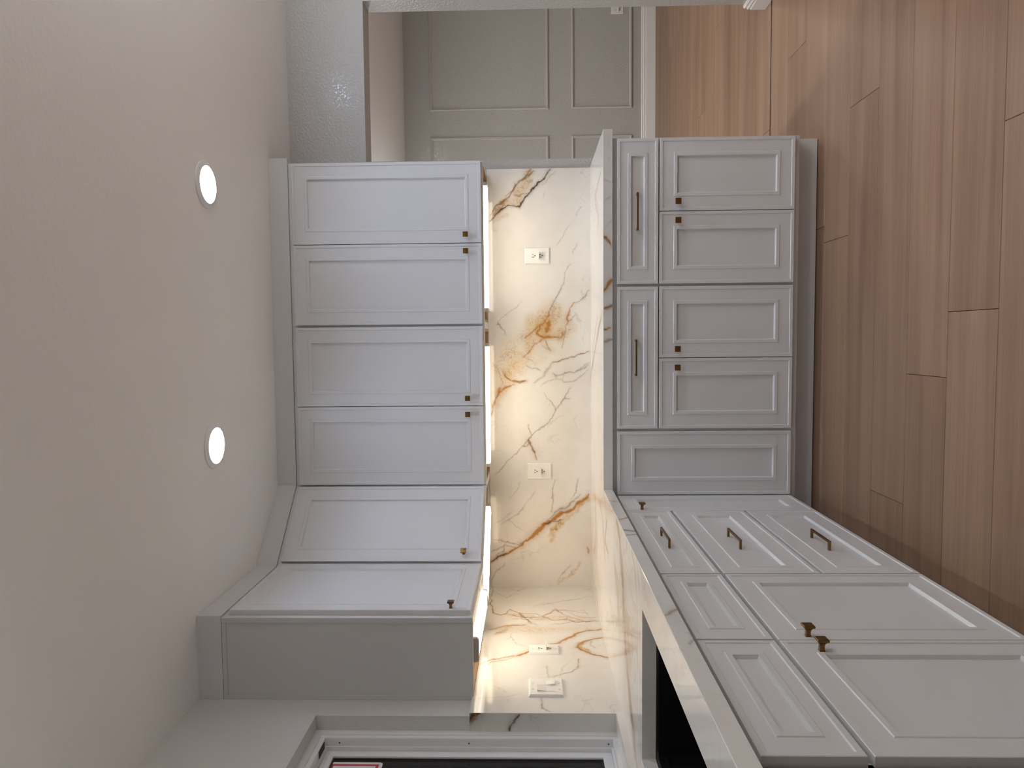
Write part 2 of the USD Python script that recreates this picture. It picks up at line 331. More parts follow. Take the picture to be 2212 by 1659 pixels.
VEIN_LEFT=[('b',[(-0.240,1.427),(-0.382,1.403),(-0.413,1.378),(-0.392,1.344),(-0.339,1.329)],4,0.75),
('b',[(-0.011,1.427),(-0.183,1.426),(-0.318,1.415)],3,0.5),
('b',[(-0.339,1.329),(-0.382,1.281),(-0.502,1.233),(-0.525,1.203)],3.5,0.65),
('b',[(-0.402,1.335),(-0.423,1.288),(-0.443,1.233),(-0.423,1.171),(-0.360,1.122),(-0.350,1.074),(-0.381,0.981)],3.5,0.65),
('b',[(-0.350,1.321),(-0.392,1.265),(-0.392,1.202),(-0.433,1.163)],3,0.6),
('b',[(-0.382,1.281),(-0.463,1.264),(-0.493,1.218)],3,0.5),
('b',[(-0.453,1.311),(-0.463,1.249),(-0.502,1.218)],3,0.5),
('o',[(-0.412,1.163),(-0.360,1.122),(-0.339,1.114),(-0.392,1.084)],4,0.6),
('b',[(-0.328,1.113),(-0.402,1.077),(-0.463,1.018),(-0.492,0.974)],3,0.6),
('s',[(-0.296,1.209),(-0.251,1.127),(-0.217,1.036),(-0.159,0.924)],3,0.5),
('s',[(-0.263,1.193),(-0.251,1.152),(-0.274,1.104)],3,0.3),
('b',[(-0.433,1.171),(-0.473,1.126),(-0.463,1.072),(-0.492,1.020),(-0.482,0.973),(-0.478,0.921)],4,0.7),
('o',[(-0.463,1.102),(-0.473,1.072),(-0.433,1.059)],6,0.5),
('b',[(-0.521,1.142),(-0.512,1.082),(-0.472,1.003)],3,0.5),
('b',[(-0.350,1.074),(-0.402,1.030),(-0.442,0.978),(-0.432,0.923)],3,0.45),
('b',[(-0.360,1.043),(-0.349,0.979),(-0.412,0.960)],2.5,0.35),
('g',[(-0.402,1.312),(-0.453,1.195),(-0.443,1.079),(-0.452,0.963)],40,0.3),
('o',[(-0.583,1.412),(-0.545,1.361),(-0.531,1.309),(-0.527,1.252)],6,0.7),
('g',[(-0.541,1.331),(-0.597,1.351),(-0.615,1.380)],20,0.45),
('b',[(-0.062,1.337),(-0.087,1.294),(-0.037,1.251)],2.5,0.4),
('b',[(-0.087,1.423),(-0.183,1.351),(-0.135,1.318)],2.5,0.4),
('o',[(-0.732,1.148),(-0.723,1.112),(-0.689,1.075),(-0.623,1.021),(-0.587,0.981),(-0.587,0.952),(-0.574,0.915)],7,0.85),
('o',[(-0.923,1.432),(-0.885,1.388),(-0.861,1.334),(-0.850,1.294)],4,0.7),
('o',[(-0.850,1.294),(-0.831,1.260),(-0.806,1.234)],8,0.85),
('b',[(-0.934,1.411),(-0.904,1.386),(-0.881,1.334),(-0.866,1.300)],3,0.5),
('o',[(-0.667,0.919),(-0.676,0.960),(-0.711,1.005),(-0.736,1.028)],7,0.9),
('o',[(-0.736,1.028),(-0.764,1.037),(-0.798,1.011),(-0.833,0.973),(-0.858,0.916)],8,0.9),
('g',[(-0.719,1.020),(-0.761,1.030),(-0.809,0.985)],14,0.5),
('b',[(-0.702,0.969),(-0.736,0.979),(-0.769,0.961)],4,0.4),
('b',[(-0.872,1.030),(-0.939,1.039)],4,0.55),
('b',[(-0.939,1.039),(-0.990,1.070),(-1.011,1.110),(-1.039,1.162)],3,0.55),
('s',[(-0.933,1.170),(-1.011,1.158),(-1.039,1.162)],3,0.4),
('s',[(-1.187,1.190),(-1.253,1.188),(-1.270,1.174),(-1.287,1.159)],4,0.6),
('s',[(-1.198,1.413),(-1.185,1.317),(-1.160,1.263)],2,0.3),
('s',[(-0.651,1.320),(-0.737,1.282),(-0.754,1.247)],2,0.4),
('s',[(-0.615,1.307),(-0.669,1.320),(-0.686,1.341)],2,0.35),
('s',[(-0.895,1.072),(-0.954,1.101),(-1.039,1.118)],2,0.25)]
VEIN_TOP=[('b',[(0.559,-0.797),(0.456,-0.728),(0.446,-0.859)],13.5,0.6),
('b',[(0.644,-1.154),(0.602,-1.242),(0.472,-1.311),(0.306,-1.386),(0.219,-1.440),(0.062,-1.611),(0.044,-1.662)],40.5,0.85),
('b',[(0.402,-0.339),(0.199,-0.335)],18,0.5),
('b',[(0.537,-0.623),(0.425,-0.693),(0.370,-0.727)],18,0.5),
('b',[(0.264,-0.051),(0.105,-0.097)],13.5,0.5),
('b',[(0.488,-1.064),(0.319,-1.218)],18,0.45),
('b',[(0.552,-0.254),(0.431,-0.296),(0.231,-0.227)],13.5,0.5),
('b',[(0.568,-0.469),(0.535,-0.585)],13.5,0.4),
('r',[(1.404,-0.611),(1.335,-0.429),(1.184,-0.158),(1.130,-0.057),(1.046,0.015)],18,0.8),
('b',[(1.410,-0.431),(1.310,-0.255),(1.238,-0.127)],18,0.4),
('b',[(0.793,-0.242),(0.721,-0.270)],13.5,0.5),
('b',[(2.012,-0.573),(1.966,-0.273),(1.899,-0.358),(1.841,-0.467),(1.785,-0.412)],22.5,0.5),
('b',[(1.965,-0.331),(1.875,-0.441)],13.5,0.4),
('b',[(1.422,-0.587),(1.367,-0.483)],13.5,0.5),
('s',[(0.137,-0.789),(0.282,-1.172),(0.357,-1.418),(0.469,-1.719)],13.5,0.5),
('s',[(0.221,-0.942),(0.343,-1.315),(0.360,-1.393)],9,0.4)]
VEIN_EDGE_BACK=[('o',[(1.734,0.914),(1.716,0.898),(1.688,0.877)],5,0.8),
('d',[(1.730,0.913),(1.702,0.894),(1.683,0.877)],3,0.5),
('o',[(1.547,0.877),(1.526,0.894),(1.496,0.915)],9,0.9),
('b',[(1.447,0.878),(1.438,0.894),(1.429,0.915)],8,0.7),
('o',[(1.342,0.917),(1.342,0.899),(1.345,0.878)],6,0.8),
('b',[(1.290,0.917),(1.297,0.899),(1.303,0.878)],12,0.6),
('s',[(1.959,0.916),(1.951,0.875)],4,0.3),
('s',[(1.762,0.912),(1.798,0.875)],3,0.25),
('s',[(1.872,0.912),(1.890,0.879)],3,0.25)]
VEIN_EDGE_LEFT=[('b',[(-0.873,0.918),(-0.882,0.899),(-0.900,0.876)],4,0.7),
('o',[(-1.184,0.917),(-1.170,0.899),(-1.141,0.876)],5,0.7),
('d',[(-1.312,0.914),(-1.325,0.895),(-1.338,0.874)],9,0.7),
('b',[(-1.381,0.912),(-1.375,0.876)],5,0.6),
('b',[(-2.073,0.907),(-2.049,0.889),(-2.030,0.871)],10,0.55),
('s',[(-2.166,0.876),(-2.198,0.875),(-2.238,0.886)],4,0.5)]
VEIN_RETURN=[('d',[(-0.019,1.441),(0.002,1.429),(0.014,1.408)],12,0.8),
('b',[(-0.028,1.435),(-0.010,1.423),(0.008,1.417)],10,0.6),
('d',[(0.014,1.272),(-0.000,1.281),(-0.024,1.299)],6,0.85),
('d',[(-0.024,1.299),(-0.039,1.305),(-0.057,1.308)],4,0.8)]
# EXTRA broad clouds of gold mottling round the middle of the long slab
VEIN_BACK += [('g',[(1.43,1.11),(1.40,1.14),(1.37,1.18)],95,.5),('g',[(1.36,1.03),(1.33,1.06)],60,.35),('g',[(1.33,1.20),(1.28,1.26),(1.22,1.33),(1.16,1.37)],95,.3),('g',[(1.25,1.14),(1.20,1.20),(1.17,1.26)],60,.22)]
VEIN_LEFT += [('g',[(-.56,1.37),(-.58,1.25),(-.58,1.12),(-.56,1.0)],60,.22)]

VC = {'d': (.105, .055, .026), 'b': (.30, .165, .075), 'g': (.62, .44, .22), 's': (.30, .26, .23), 'o': (.43, .20, .045), 'r': (.27, .13, .085)}
def stone_color(p, veins, seed, stretch=(1., 1.), crackle=1.0):
    """Colours for points p (n x 2, metres) on a slab."""
    q = np.c_[p[:, 0] * stretch[0], p[:, 1] * stretch[1], np.zeros(len(p))]
    c1, c2, c3 = (meshkit.fbm(q * s, 4, seed + i) for i, s in enumerate((3.2, 9.0, 34.0)))
    col = np.array([.775, .755, .715])[None] * (1 - .10 * np.clip((c1 - .5) * 2.2, 0, 1)[:, None] * np.array([.8, 1., 1.3])[None])
    col = col * (1 - .045 * np.clip((c2 - .45) * 3, 0, 1))[:, None] * (1 - .03 * (c3 - .5))[:, None]
    # faint fractures of the slab itself
    w = np.c_[meshkit.fbm(q * 6 + 7, 3, seed + 5), meshkit.fbm(q * 6 + 3, 3, seed + 6), np.zeros(len(p))] - .5
    fr = np.abs(meshkit.fbm((q + w * .25) * np.array([3.5, 7.5, 1]), 4, seed + 9) - .5)
    k = np.clip(1 - fr / .006, 0, 1) * np.clip((c1 - .46) * 5, 0, 1) * .34 * crackle
    col = col * (1 - k[:, None]) + np.array([.42, .36, .29])[None] * k[:, None]
    jit = np.c_[meshkit.fbm(q * 26 + 11, 3, seed + 20), meshkit.fbm(q * 26 + 17, 3, seed + 21)] - .5
    jit2 = np.c_[meshkit.fbm(q * 90 + 11, 2, seed + 22), meshkit.fbm(q * 90 + 17, 2, seed + 23)] - .5
    mod = meshkit.fbm(q * 70, 2, seed + 30); mod2 = meshkit.fbm(q * 22 + 5, 3, seed + 31)
    cell = np.abs(meshkit.fbm(q * 55 + 2, 3, seed + 40) - .5)
    cell2 = np.abs(meshkit.fbm(q * 24 + 9, 4, seed + 44) - .5)
    veins = sorted(veins, key=lambda v: v[0] != 'g')
    for kind, line, wmm, strength in veins:
        wmm, strength = wmm * (1.35 if kind != 'g' else 1.15), min(1., strength * 1.15)
        L = np.array(line, float); wd = wmm / 1000 * .5
        reach = wd * 4 + .02
        near = np.where((p[:, 0] > L[:, 0].min() - reach) & (p[:, 0] < L[:, 0].max() + reach) & (p[:, 1] > L[:, 1].min() - reach) & (p[:, 1] < L[:, 1].max() + reach))[0]
        if not len(near):
            continue
        pp = p[near] + jit[near] * (.018 if kind != 'g' else .04) + jit2[near] * .006
        best, at = np.full(len(near), 9.), np.zeros(len(near))
        n = len(L) - 1
        for i in range(n):
            a, d = L[i], L[i + 1] - L[i]
            t = np.clip(((pp - a) @ d) / (d @ d + 1e-12), 0, 1)
            r = np.hypot(*(pp - a - t[:, None] * d).T)
            better = r < best
            best[better] = r[better]; at[better] = (i + t[better]) / n
        if kind == 'g':
            a = np.clip(1.35 - best / (wd * 1.35), 0, 1) ** 1.1 * np.clip(.35 + 1.2 * mod2[near], 0, 1)
            vein = np.maximum(np.clip(1 - cell[near] / .035, 0, 1), np.clip(1 - cell2[near] / .03, 0, 1)) * np.clip(1.35 - best / wd, 0, 1) * np.clip(mod2[near] * 2 - .35, 0, 1)
            a = np.clip(a * strength, 0, 1)
            col[near] = col[near] * (1 - a[:, None]) + np.array(VC['g'])[None] * a[:, None]
            b = np.clip(vein * strength * 1.5, 0, .9)
            col[near] = col[near] * (1 - b[:, None]) + np.array(VC['b'])[None] * b[:, None]
        else:
            taper = .45 + .55 * np.clip(np.minimum(at, 1 - at) * 5, 0, 1)
            ww = wd * taper * (.55 + .9 * mod2[near])
            core = np.exp(-(best / np.maximum(ww, .0008)) ** 2)
            halo = np.exp(-(best / (wd * 3.4)) ** 2) * (.30 if kind in 'od' else .2) * np.clip(.2 + 1.4 * mod2[near], 0, 1)
            a = np.clip((core * (.55 + .75 * (mod if wd < .005 else mod2)[near]) + halo) * strength, 0, 1)
            col[near] = col[near] * (1 - a[:, None]) + np.array(VC[kind])[None] * a[:, None]
    return np.clip(col, 0, 1)
def patch(origin, u, v, step, cfun, cut=None):
    """A gridded rectangle origin + u + v with colours from cfun(points)."""
    origin, u, v = (np.array(a, float) for a in (origin, u, v))
    lu, lv = np.linalg.norm(u), np.linalg.norm(v)
    su = np.unique(np.round(np.r_[np.linspace(0, lu, max(2, int(lu / step) + 1)), [] if cut is None else cut[:2]], 5))
    sv = np.unique(np.round(np.r_[np.linspace(0, lv, max(2, int(lv / step) + 1)), [] if cut is None else cut[2:]], 5))
    A, B = np.meshgrid(su, sv, indexing='ij')
    P = origin + A.reshape(-1, 1) * (u / lu) + B.reshape(-1, 1) * (v / lv)
    i, j = np.meshgrid(np.arange(len(su) - 1), np.arange(len(sv) - 1), indexing='ij')
    if cut is not None:
        keep = ~((su[i] > cut[0] - 1e-4) & (su[i] < cut[1] - 1e-4) & (sv[j] > cut[2] - 1e-4) & (sv[j] < cut[3] - 1e-4))
        i, j = i[keep], j[keep]
    n = len(sv)
    q = np.stack([i * n + j, (i + 1) * n + j, (i + 1) * n + j + 1, i * n + j + 1], -1).reshape(-1, 4)
    return P, np.vstack([q[:, [0, 1, 2]], q[:, [0, 2, 3]]]), cfun(P)
def join(patches):
    V, F, C, k = [], [], [], 0
    for P, f, c in patches:
        V.append(P); F.append(f + k); C.append(c); k += len(P)
    return (np.vstack(V), np.vstack(F)), np.vstack(C)

# ------------------------------------------------------------ the room
CEIL = 2.44
WR, FRONT_Y, FAR_Y = 5.2, -5.4, 3.473
OPEN0, OPEN1, OPEN_Z, WALL_T = 2.211, 3.005, 2.05, .13
WY0, WY1, WZ0, WZ1 = -2.50, -1.295, .905, 1.978     # window hole in the left wall

fl = thing('floor', 'wide oak-look plank floor running from the kitchen through the doorway', kind='structure')
part(fl, 'subfloor', box(-.15, WR, FRONT_Y, FAR_Y + .1, -.06, -.011), 'gap_dark')
rng = random.Random(7)
fixed = {-1.8: 1.372, -1.572: 1.18, -1.344: .75, -1.116: 2.167, -.888: 1.69, -.432: 2.60, -2.028: 1.85}
def plank_row(y0, y1, start, x_min, x_max):
    x = start
    while x > x_min:
        x -= 1.83
    while x < x_max:
        a, b = max(x, x_min), min(x + 1.83, x_max)
        if b - a > .03:
            g = .0007
            part(fl, 'plank', cbox(a + g, b - g, y0 + g, y1 - g, -.011, 0, .0009), 'oak_plank')
        x += 1.83
y = -1.8
for k in range(-15, 8):
    y0 = round(-1.8 + .228 * k, 3)
    if y0 < FRONT_Y:
        continue
    st = fixed.get(y0, rng.uniform(0, 1.8))
    y1 = y0 + .228 if k < 7 else y0 + .228
    plank_row(y0, min(y1, .038), st, 0, WR)
plank_row(.024, .038, 1.0, 2.211, 3.005)
yy = .052
while yy < FAR_Y:
    plank_row(yy, min(yy + .228, FAR_Y), rng.uniform(0, 1.8), 0, WR)
    yy += .228

part(fl, 'threshold_joint', box(OPEN0, OPEN1, .038, .052, -.011, -.0012), 'gap_dark', label='dark expansion joint in the doorway')
solo('ceiling', box(-.15, WR, FRONT_Y, FAR_Y + .1, CEIL, CEIL + .1), 'ceiling_paint', 'pale textured plaster ceiling', kind='structure')
solo('wall_left', cat_([box(-.15, 0, WY1, FAR_Y, 0, CEIL), box(-.15, 0, FRONT_Y, WY0, 0, CEIL), box(-.15, 0, WY0, WY1, 0, WZ0), box(-.15, 0, WY0, WY1, WZ1, CEIL)]),
     'wall_flat', 'painted kitchen wall with the recessed window', kind='structure')
solo('wall_back', cat_([box(0, OPEN0, 0, WALL_T, 0, CEIL), box(OPEN1, WR, 0, WALL_T, 0, CEIL), box(OPEN0, OPEN1, 0, WALL_T, OPEN_Z, CEIL)]),
     'wall_paint', 'semi-gloss textured wall with the doorway to the next room', kind='structure')
solo('wall_far', box(0, WR, FAR_Y, FAR_Y + .1, 0, CEIL), 'wall_paint', 'far wall with picture-frame moulding seen through the doorway', kind='structure')
solo('wall_right', box(WR, WR + .1, FRONT_Y, FAR_Y, 0, CEIL), 'wall_flat', kind='structure')
solo('wall_front', box(-.15, WR, FRONT_Y - .1, FRONT_Y, 0, CEIL), 'wall_flat', kind='structure')

# picture-frame moulding on the far wall
def moulding(x0, x1, z0, z1, yw):
    prof = [(0, yw), (0, yw - .010), (.004, yw - .018), (.010, yw - .022), (.0145, yw - .014), (.0175, yw - .017), (.022, yw - .010), (.026, yw - .006), (.026, yw)]
    return rings([rect_loop(x0 + o, x1 - o, z0 + o, z1 - o, y) for o, y in prof], cap=False)
n = 0
for (x0, x1) in ((2.10, 3.272), (3.525, 4.70)):
    for (z0, z1, nm) in ((.222, .806, 'low'), (1.029, 2.186, 'tall')):
        n += 1
        solo('trim_%d' % n, moulding(x0, x1, z0, z1, FAR_Y), 'moulding_paint', '%s picture-frame moulding on the far wall' % nm, kind='structure')
def base_profile(h=.134, t=.021):
    return [(0, 0), (t, 0), (t, h * .66), (t * .8, h * .70), (t * .8, h * .74), (t * .95, h * .78), (t * .8, h * .83), (t * .55, h * .85), (t * .55, h * .90), (t * .7, h * .93), (t * .45, h), (0, h)]
def baseboard(p0, p1, nrm, h=.134, t=.021):
    m = trimesh.creation.extrude_polygon(Polygon(base_profile(h, t)), 1.0, engine='earcut')
    v = np.array(m.vertices); p0, p1, nrm = np.array(p0, float), np.array(p1, float), np.array(nrm, float)
    P = p0 + v[:, [0]] * nrm + v[:, [2]] * (p1 - p0) + v[:, [1]] * np.array([0, 0, 1.])
    return trimesh.Trimesh(P, np.array(m.faces), process=False)
solo('baseboard_far', baseboard((0, FAR_Y, 0), (WR, FAR_Y, 0), (0, -1, 0)), 'baseboard_white', 'white stepped baseboard on the far wall', kind='structure')
solo('baseboard_back', cat_([baseboard((OPEN1, -.016, 0), (OPEN1, WALL_T + .016, 0), (-1, 0, 0), .112), baseboard((OPEN1 - .016, 0, 0), (WR, 0, 0), (0, -1, 0), .112)]),
     'trim_white', 'white moulded baseboard round the edge of the doorway', kind='structure')

# ------------------------------------------------------------ window in the left wall
win = thing('window_1', 'white vinyl window set in the recess, dark night outside', kind='structure')
part(win, 'frame', ring_frame_yz(WY0, WY1, WZ0, WZ1, [(0, -.15), (0, -.052), (.026, -.052), (.0265, -.056), (.043, -.056), (.044, -.060), (.044, -.084), (.050, -.085), (.050, -.101)]), 'vinyl')
part(win, 'sash', ring_frame_yz(WY0, WY1, WZ0, WZ1, [(.050, -.125), (.050, -.099), (.0515, -.0975), (.079, -.0975), (.081, -.099), (.081, -.125)]), 'vinyl')
part(win, 'track', ring_frame_yz(WY0, WY1, WZ0, WZ1, [(.081, -.105), (.086, -.105), (.086, -.109), (.092, -.109), (.092, -.118)]), 'slot_dark')
part(win, 'pane', box(-.1125, -.1095, WY0 + .05, WY1 - .05, WZ0 + .05, WZ1 - .05), 'night_glass')
for z in (1.885, 1.44, .965):
    part(win, 'screw', cat_([cyl((-.072, WY1 - .0455, z), (-.072, WY1 - .0438, z), .0058, 20)]), 'screw_white')
    part(win, 'screw_hole', cyl((-.072, WY1 - .0462, z), (-.072, WY1 - .0450, z), .0024, 14), 'screw_hole')
part(win, 'weep_slot', box(-.082, -.060, WY1 - .125, WY1 - .062, WZ1 - .0462, WZ1 - .0440), 'slot_dark')
outer = sbox(0, 0, .30, .160).buffer(.012, quad_segs=5)
st = thing('sticker', 'white sticker with a red border in the top corner of the dark window pane', 'sticker', loc=(-.1085, WY1 - .112, 1.735))
def sheet(poly, x0, x1):
    m = trimesh.creation.extrude_polygon(poly, x1 - x0, engine='earcut'); v = np.array(m.vertices)
    return trimesh.Trimesh(np.stack([x0 + v[:, 2], -v[:, 0], v[:, 1]], 1), np.array(m.faces)[:, ::-1], process=False)
part(st, 'backing', sheet(outer, 0, .0006), 'paper')
part(st, 'border', sheet(sbox(.000, .000, .30, .160).difference(sbox(.009, .009, .291, .151)), .0006, .0009), 'red_ink', label='red border line')

# ------------------------------------------------------------ stone: countertop, backsplash, sill
ZC, CT = .914, .039
CF, CL, CX1, CY1 = -.668, .660, 2.166, -2.85
SINK = (.12, .55, -2.52, -1.746)          # x0 x1 y0 y1
ct = thing('countertop', 'polished white stone countertop with brown veins, L-shaped round the corner', 'countertop')
def top_c(s):
    def f(P):
        p = P[:, :2]; col = stone_color(p, VEIN_TOP, s)
        q = np.c_[p, np.zeros(len(p))]
        w = np.c_[meshkit.fbm(q * 5, 3, s + 50), meshkit.fbm(q * 5 + 9, 3, s + 51), np.zeros(len(p))] - .5
        area = meshkit.fbm(q * 2.3 + 3, 3, s + 52)
        for sc, wid, st, c, k in ((4.5, .030, .55, (.60, .42, .22), 0), (9., .030, .40, (.52, .36, .20), 3), (7., .014, .5, (.45, .26, .10), 6)):
            fr = np.abs(meshkit.fbm((q + w * .5) * sc + k, 2, s + 60 + k) - .5)
            a = np.clip(1 - fr / wid, 0, 1) * np.clip((area - .36) * 4, 0, 1) * st
            col = col * (1 - a[:, None]) + np.array(c)[None] * a[:, None]
        return col
    return f
eb_c = lambda P: stone_color(P[:, [0, 2]], VEIN_EDGE_BACK, 63)
el_c = lambda P: stone_color(P[:, [1, 2]], VEIN_EDGE_LEFT, 67)
sd_c = lambda P: stone_color(np.c_[P[:, 0] + P[:, 1], P[:, 2]], [], 71)
zb, bv = ZC - CT, .0012
mesh, col = join([
    patch((0, CF + bv, ZC), (CX1 - bv, 0, 0), (0, -CF - bv, 0), .004, top_c(41)),
    patch((CL - bv, CF, ZC - bv), (CX1 - CL, 0, 0), (0, bv, bv), .004, lambda P: stone_color(P[:, :2], [], 41)),
    patch((CL, CF, zb), (CX1 - CL, 0, 0), (0, 0, CT - bv), .003, eb_c),
    patch((CX1, CF, zb), (0, -CF, 0), (0, 0, CT - bv), .01, sd_c),
    patch((0, 0, zb), (CX1, 0, 0), (0, CF, 0), .05, sd_c)])
part(ct, 'slab', mesh, 'stone', colors=col)
u0, v0 = 0., CY1
mesh, col = join([
    patch((0, CY1, ZC), (CL - bv, 0, 0), (0, CF + bv - CY1, 0), .004, top_c(41), cut=(SINK[0], SINK[1], SINK[2] - CY1, SINK[3] - CY1)),
    patch((CL - bv, CY1, ZC), (bv, 0, -bv), (0, CF - CY1, 0), .004, lambda P: stone_color(P[:, :2], [], 41)),
    patch((CL, CY1, zb), (0, CF - CY1, 0), (0, 0, CT - bv), .003, el_c),
    patch((0, CY1, zb), (CL, 0, 0), (0, 0, CT), .01, sd_c),
    patch((0, CF, zb), (CL, 0, 0), (0, CY1 - CF, 0), .05, sd_c, cut=(SINK[0], SINK[1], CF - SINK[3], CF - SINK[2])),
    patch((SINK[0], SINK[3], zb), (SINK[1] - SINK[0], 0, 0), (0, 0, CT), .01, sd_c),
    patch((SINK[1], SINK[2], zb), (SINK[0] - SINK[1], 0, 0), (0, 0, CT), .01, sd_c),
    patch((SINK[0], SINK[2], zb), (0, SINK[3] - SINK[2], 0), (0, 0, CT), .01, sd_c),
    patch((SINK[1], SINK[3], zb), (0, SINK[2] - SINK[3], 0), (0, 0, CT), .01, sd_c)])
part(ct, 'slab', mesh, 'stone', colors=col)

ZS = 1.4352
bs = thing('backsplash', 'tall white stone backsplash with gold and brown veins behind the long counter', 'backsplash')
mesh, col = join([
    patch((.014, -.020, ZC), (2.160 - .014, 0, 0), (0, 0, ZS - ZC), .0025, lambda P: stone_color(P[:, [0, 2]], VEIN_BACK, 11)),
    patch((2.160, -.020, ZC), (0, .020, 0), (0, 0, ZS - ZC), .01, sd_c),
    patch((2.160, -.020, ZS), (-2.146, 0, 0), (0, .020, 0), .02, sd_c)])
part(bs, 'slab', mesh, 'stone', colors=col)
b2 = thing('backsplash', 'white stone backsplash with brown veins on the window wall, carrying the light switches', 'backsplash')
mesh, col = join([
    patch((.014, -1.30, ZC), (0, 1.30, 0), (0, 0, ZS + .006 - ZC), .0025, lambda P: stone_color(P[:, [1, 2]], VEIN_LEFT, 23)),
    patch((0, -1.30, ZS + .006), (0, 1.30, 0), (.014, 0, 0), .02, sd_c),
    patch((0, -1.30, ZC), (.014, 0, 0), (0, 0, ZS + .006 - ZC), .0035, sd_c)])
part(b2, 'slab', mesh, 'stone', colors=col)
mesh, col = join([
    patch((-.052, -1.3005, .934), (.066, 0, 0), (0, 0, ZS + .006 - .934), .003, lambda P: stone_color(P[:, [0, 2]], VEIN_RETURN, 29)),
    patch((-.052, -1.3005, ZS + .006), (.066, 0, 0), (0, .0055, 0), .02, sd_c)])
part(b2, 'window_return', mesh, 'stone', colors=col, label='narrow stone strip lining the side of the window recess')
sl = thing('window_sill', 'white stone sill under the dark window at the back of the sink', 'window sill')
SY0 = WY0 + .002
mesh, col = join([
    patch((-.058, SY0, .936), (.081, 0, 0), (0, -1.301 - SY0, 0), .006, top_c(77)),
    patch((.023, SY0, ZC), (0, -1.301 - SY0, 0), (0, 0, .022), .006, sd_c),
    patch((.023, -1.301, ZC), (-.023, 0, 0), (0, 0, .022), .006, sd_c),
    patch((-.058, SY0, ZC), (.081, 0, 0), (0, 0, .022), .006, sd_c)])
part(sl, 'slab', mesh, 'stone', colors=col)

# ------------------------------------------------------------ black undermount sink
sk = thing('sink', 'black undermount kitchen sink in the counter below the window', 'sink', loc=(SINK[0], SINK[2], 0))
def rrect(x0, x1, y0, y1, r, n=6):
    a = []
    for cx, cy, s in ((x1 - r, y1 - r, 0), (x0 + r, y1 - r, 90), (x0 + r, y0 + r, 180), (x1 - r, y0 + r, 270)):
        a += [(cx + r * math.cos(math.radians(s + 90 * i / n)), cy + r * math.sin(math.radians(s + 90 * i / n))) for i in range(n + 1)]
    return np.array(a)
def loft(loops, close=True):
    n = len(loops[0]); f = []
    for k in range(len(loops) - 1):
        for i in range(n):
            j = (i + 1) % n
            f += [[k * n + i, k * n + j, (k + 1) * n + j], [k * n + i, (k + 1) * n + j, (k + 1) * n + i]]
    v = np.vstack(loops)
    if close:
        c = len(v); v = np.vstack([v, loops[-1].mean(0)]); b = (len(loops) - 1) * n
        f += [[b + i, b + (i + 1) % n, c] for i in range(n)]
    return trimesh.Trimesh(v, np.array(f), process=False)
sw, sd = SINK[1] - SINK[0], SINK[3] - SINK[2]
def sl_(o, z, r): return np.c_[rrect(-o, sw + o, -o, sd + o, r), np.full(28, z)]
bowl = loft([sl_(.02, zb - .001, .02), sl_(-.004, zb - .001, .014), sl_(-.008, zb - .006, .014), sl_(-.010, .70, .014), sl_(-.018, .675, .022), sl_(-.04, .668, .03)])
outer_b = loft([sl_(.02, zb - .001, .02), sl_(.02, zb - .004, .02), sl_(.004, zb - .006, .02), sl_(.002, .662, .02)])
part(sk, 'basin', cat_([bowl, outer_b]), 'sink_black', smooth=30)
part(sk, 'drain', trimesh.creation.cylinder(.045, .006, sections=28).apply_translation((sw * .4, sd * .5, .671)), 'sink_black', smooth=30)
part(sk, 'ledge', box(.0035, .016, .012, sd - .012, .846, .852), 'sink_black')
part(sk, 'ledge', box(sw - .016, sw - .0035, .012, sd - .012, .846, .852), 'sink_black')

# ------------------------------------------------------------ base cabinets
BF, BFR = -.665, -.645          # door front and face-frame front, along the back wall
LF, LFR = .635, .615            # the same on the window wall
ZDB, ZDT, ZRB, ZRT = .1243, .6793, .6842, .8542
TK = .075
def base_body(w, fr, wood_top=True):
    return cat_([cbox(0, w, fr, -.024, .10, .874, .001), box(.0, w, fr + TK, -.024, 0, .10)])
def door_part(t, x0, x1, z0, z1, yf, yb, kn=None, name='door', rail=.060, stile=.060, hand=None):
    d = part(t, name, front(x0, x1, z0, z1, yf, yb, rail, stile), 'cabinet_paint')
    if kn:
        part(d, 'knob', knob(kn[0], yf + .0028, kn[1]), 'brass', smooth=35, label='antique brass square knob')
    if hand:
        part(d, 'pull', pull(hand[0], yf + .0085, hand[1]), 'brass', label='antique brass bar pull')
    return d
LB = ['white shaker base cabinet at the doorway end of the counter, one drawer over two doors',
      'white shaker base cabinet next to the corner unit, one drawer over two doors']
for i, x0 in enumerate((.9144 + .6096, .9144)):
    t = thing('base_cabinet', LB[i], 'base cabinet', loc=(x0, 0, 0))
    w, s, g = .6096, .0056, .0014
    part(t, 'carcass', base_body(w, BFR), 'cabinet_paint')
    door_part(t, s, w - s, ZRB, ZRT, BF, BFR, name='drawer', rail=.0445, stile=.0595, hand=((.3035, .772) if i == 0 else (.307, .777)))
    door_part(t, s, w / 2 - g, ZDB, ZDT, BF, BFR, kn=(w / 2 - .0405, .606))
    door_part(t, w / 2 + g, w - s, ZDB, ZDT, BF, BFR, kn=(w / 2 + .0375, .606))
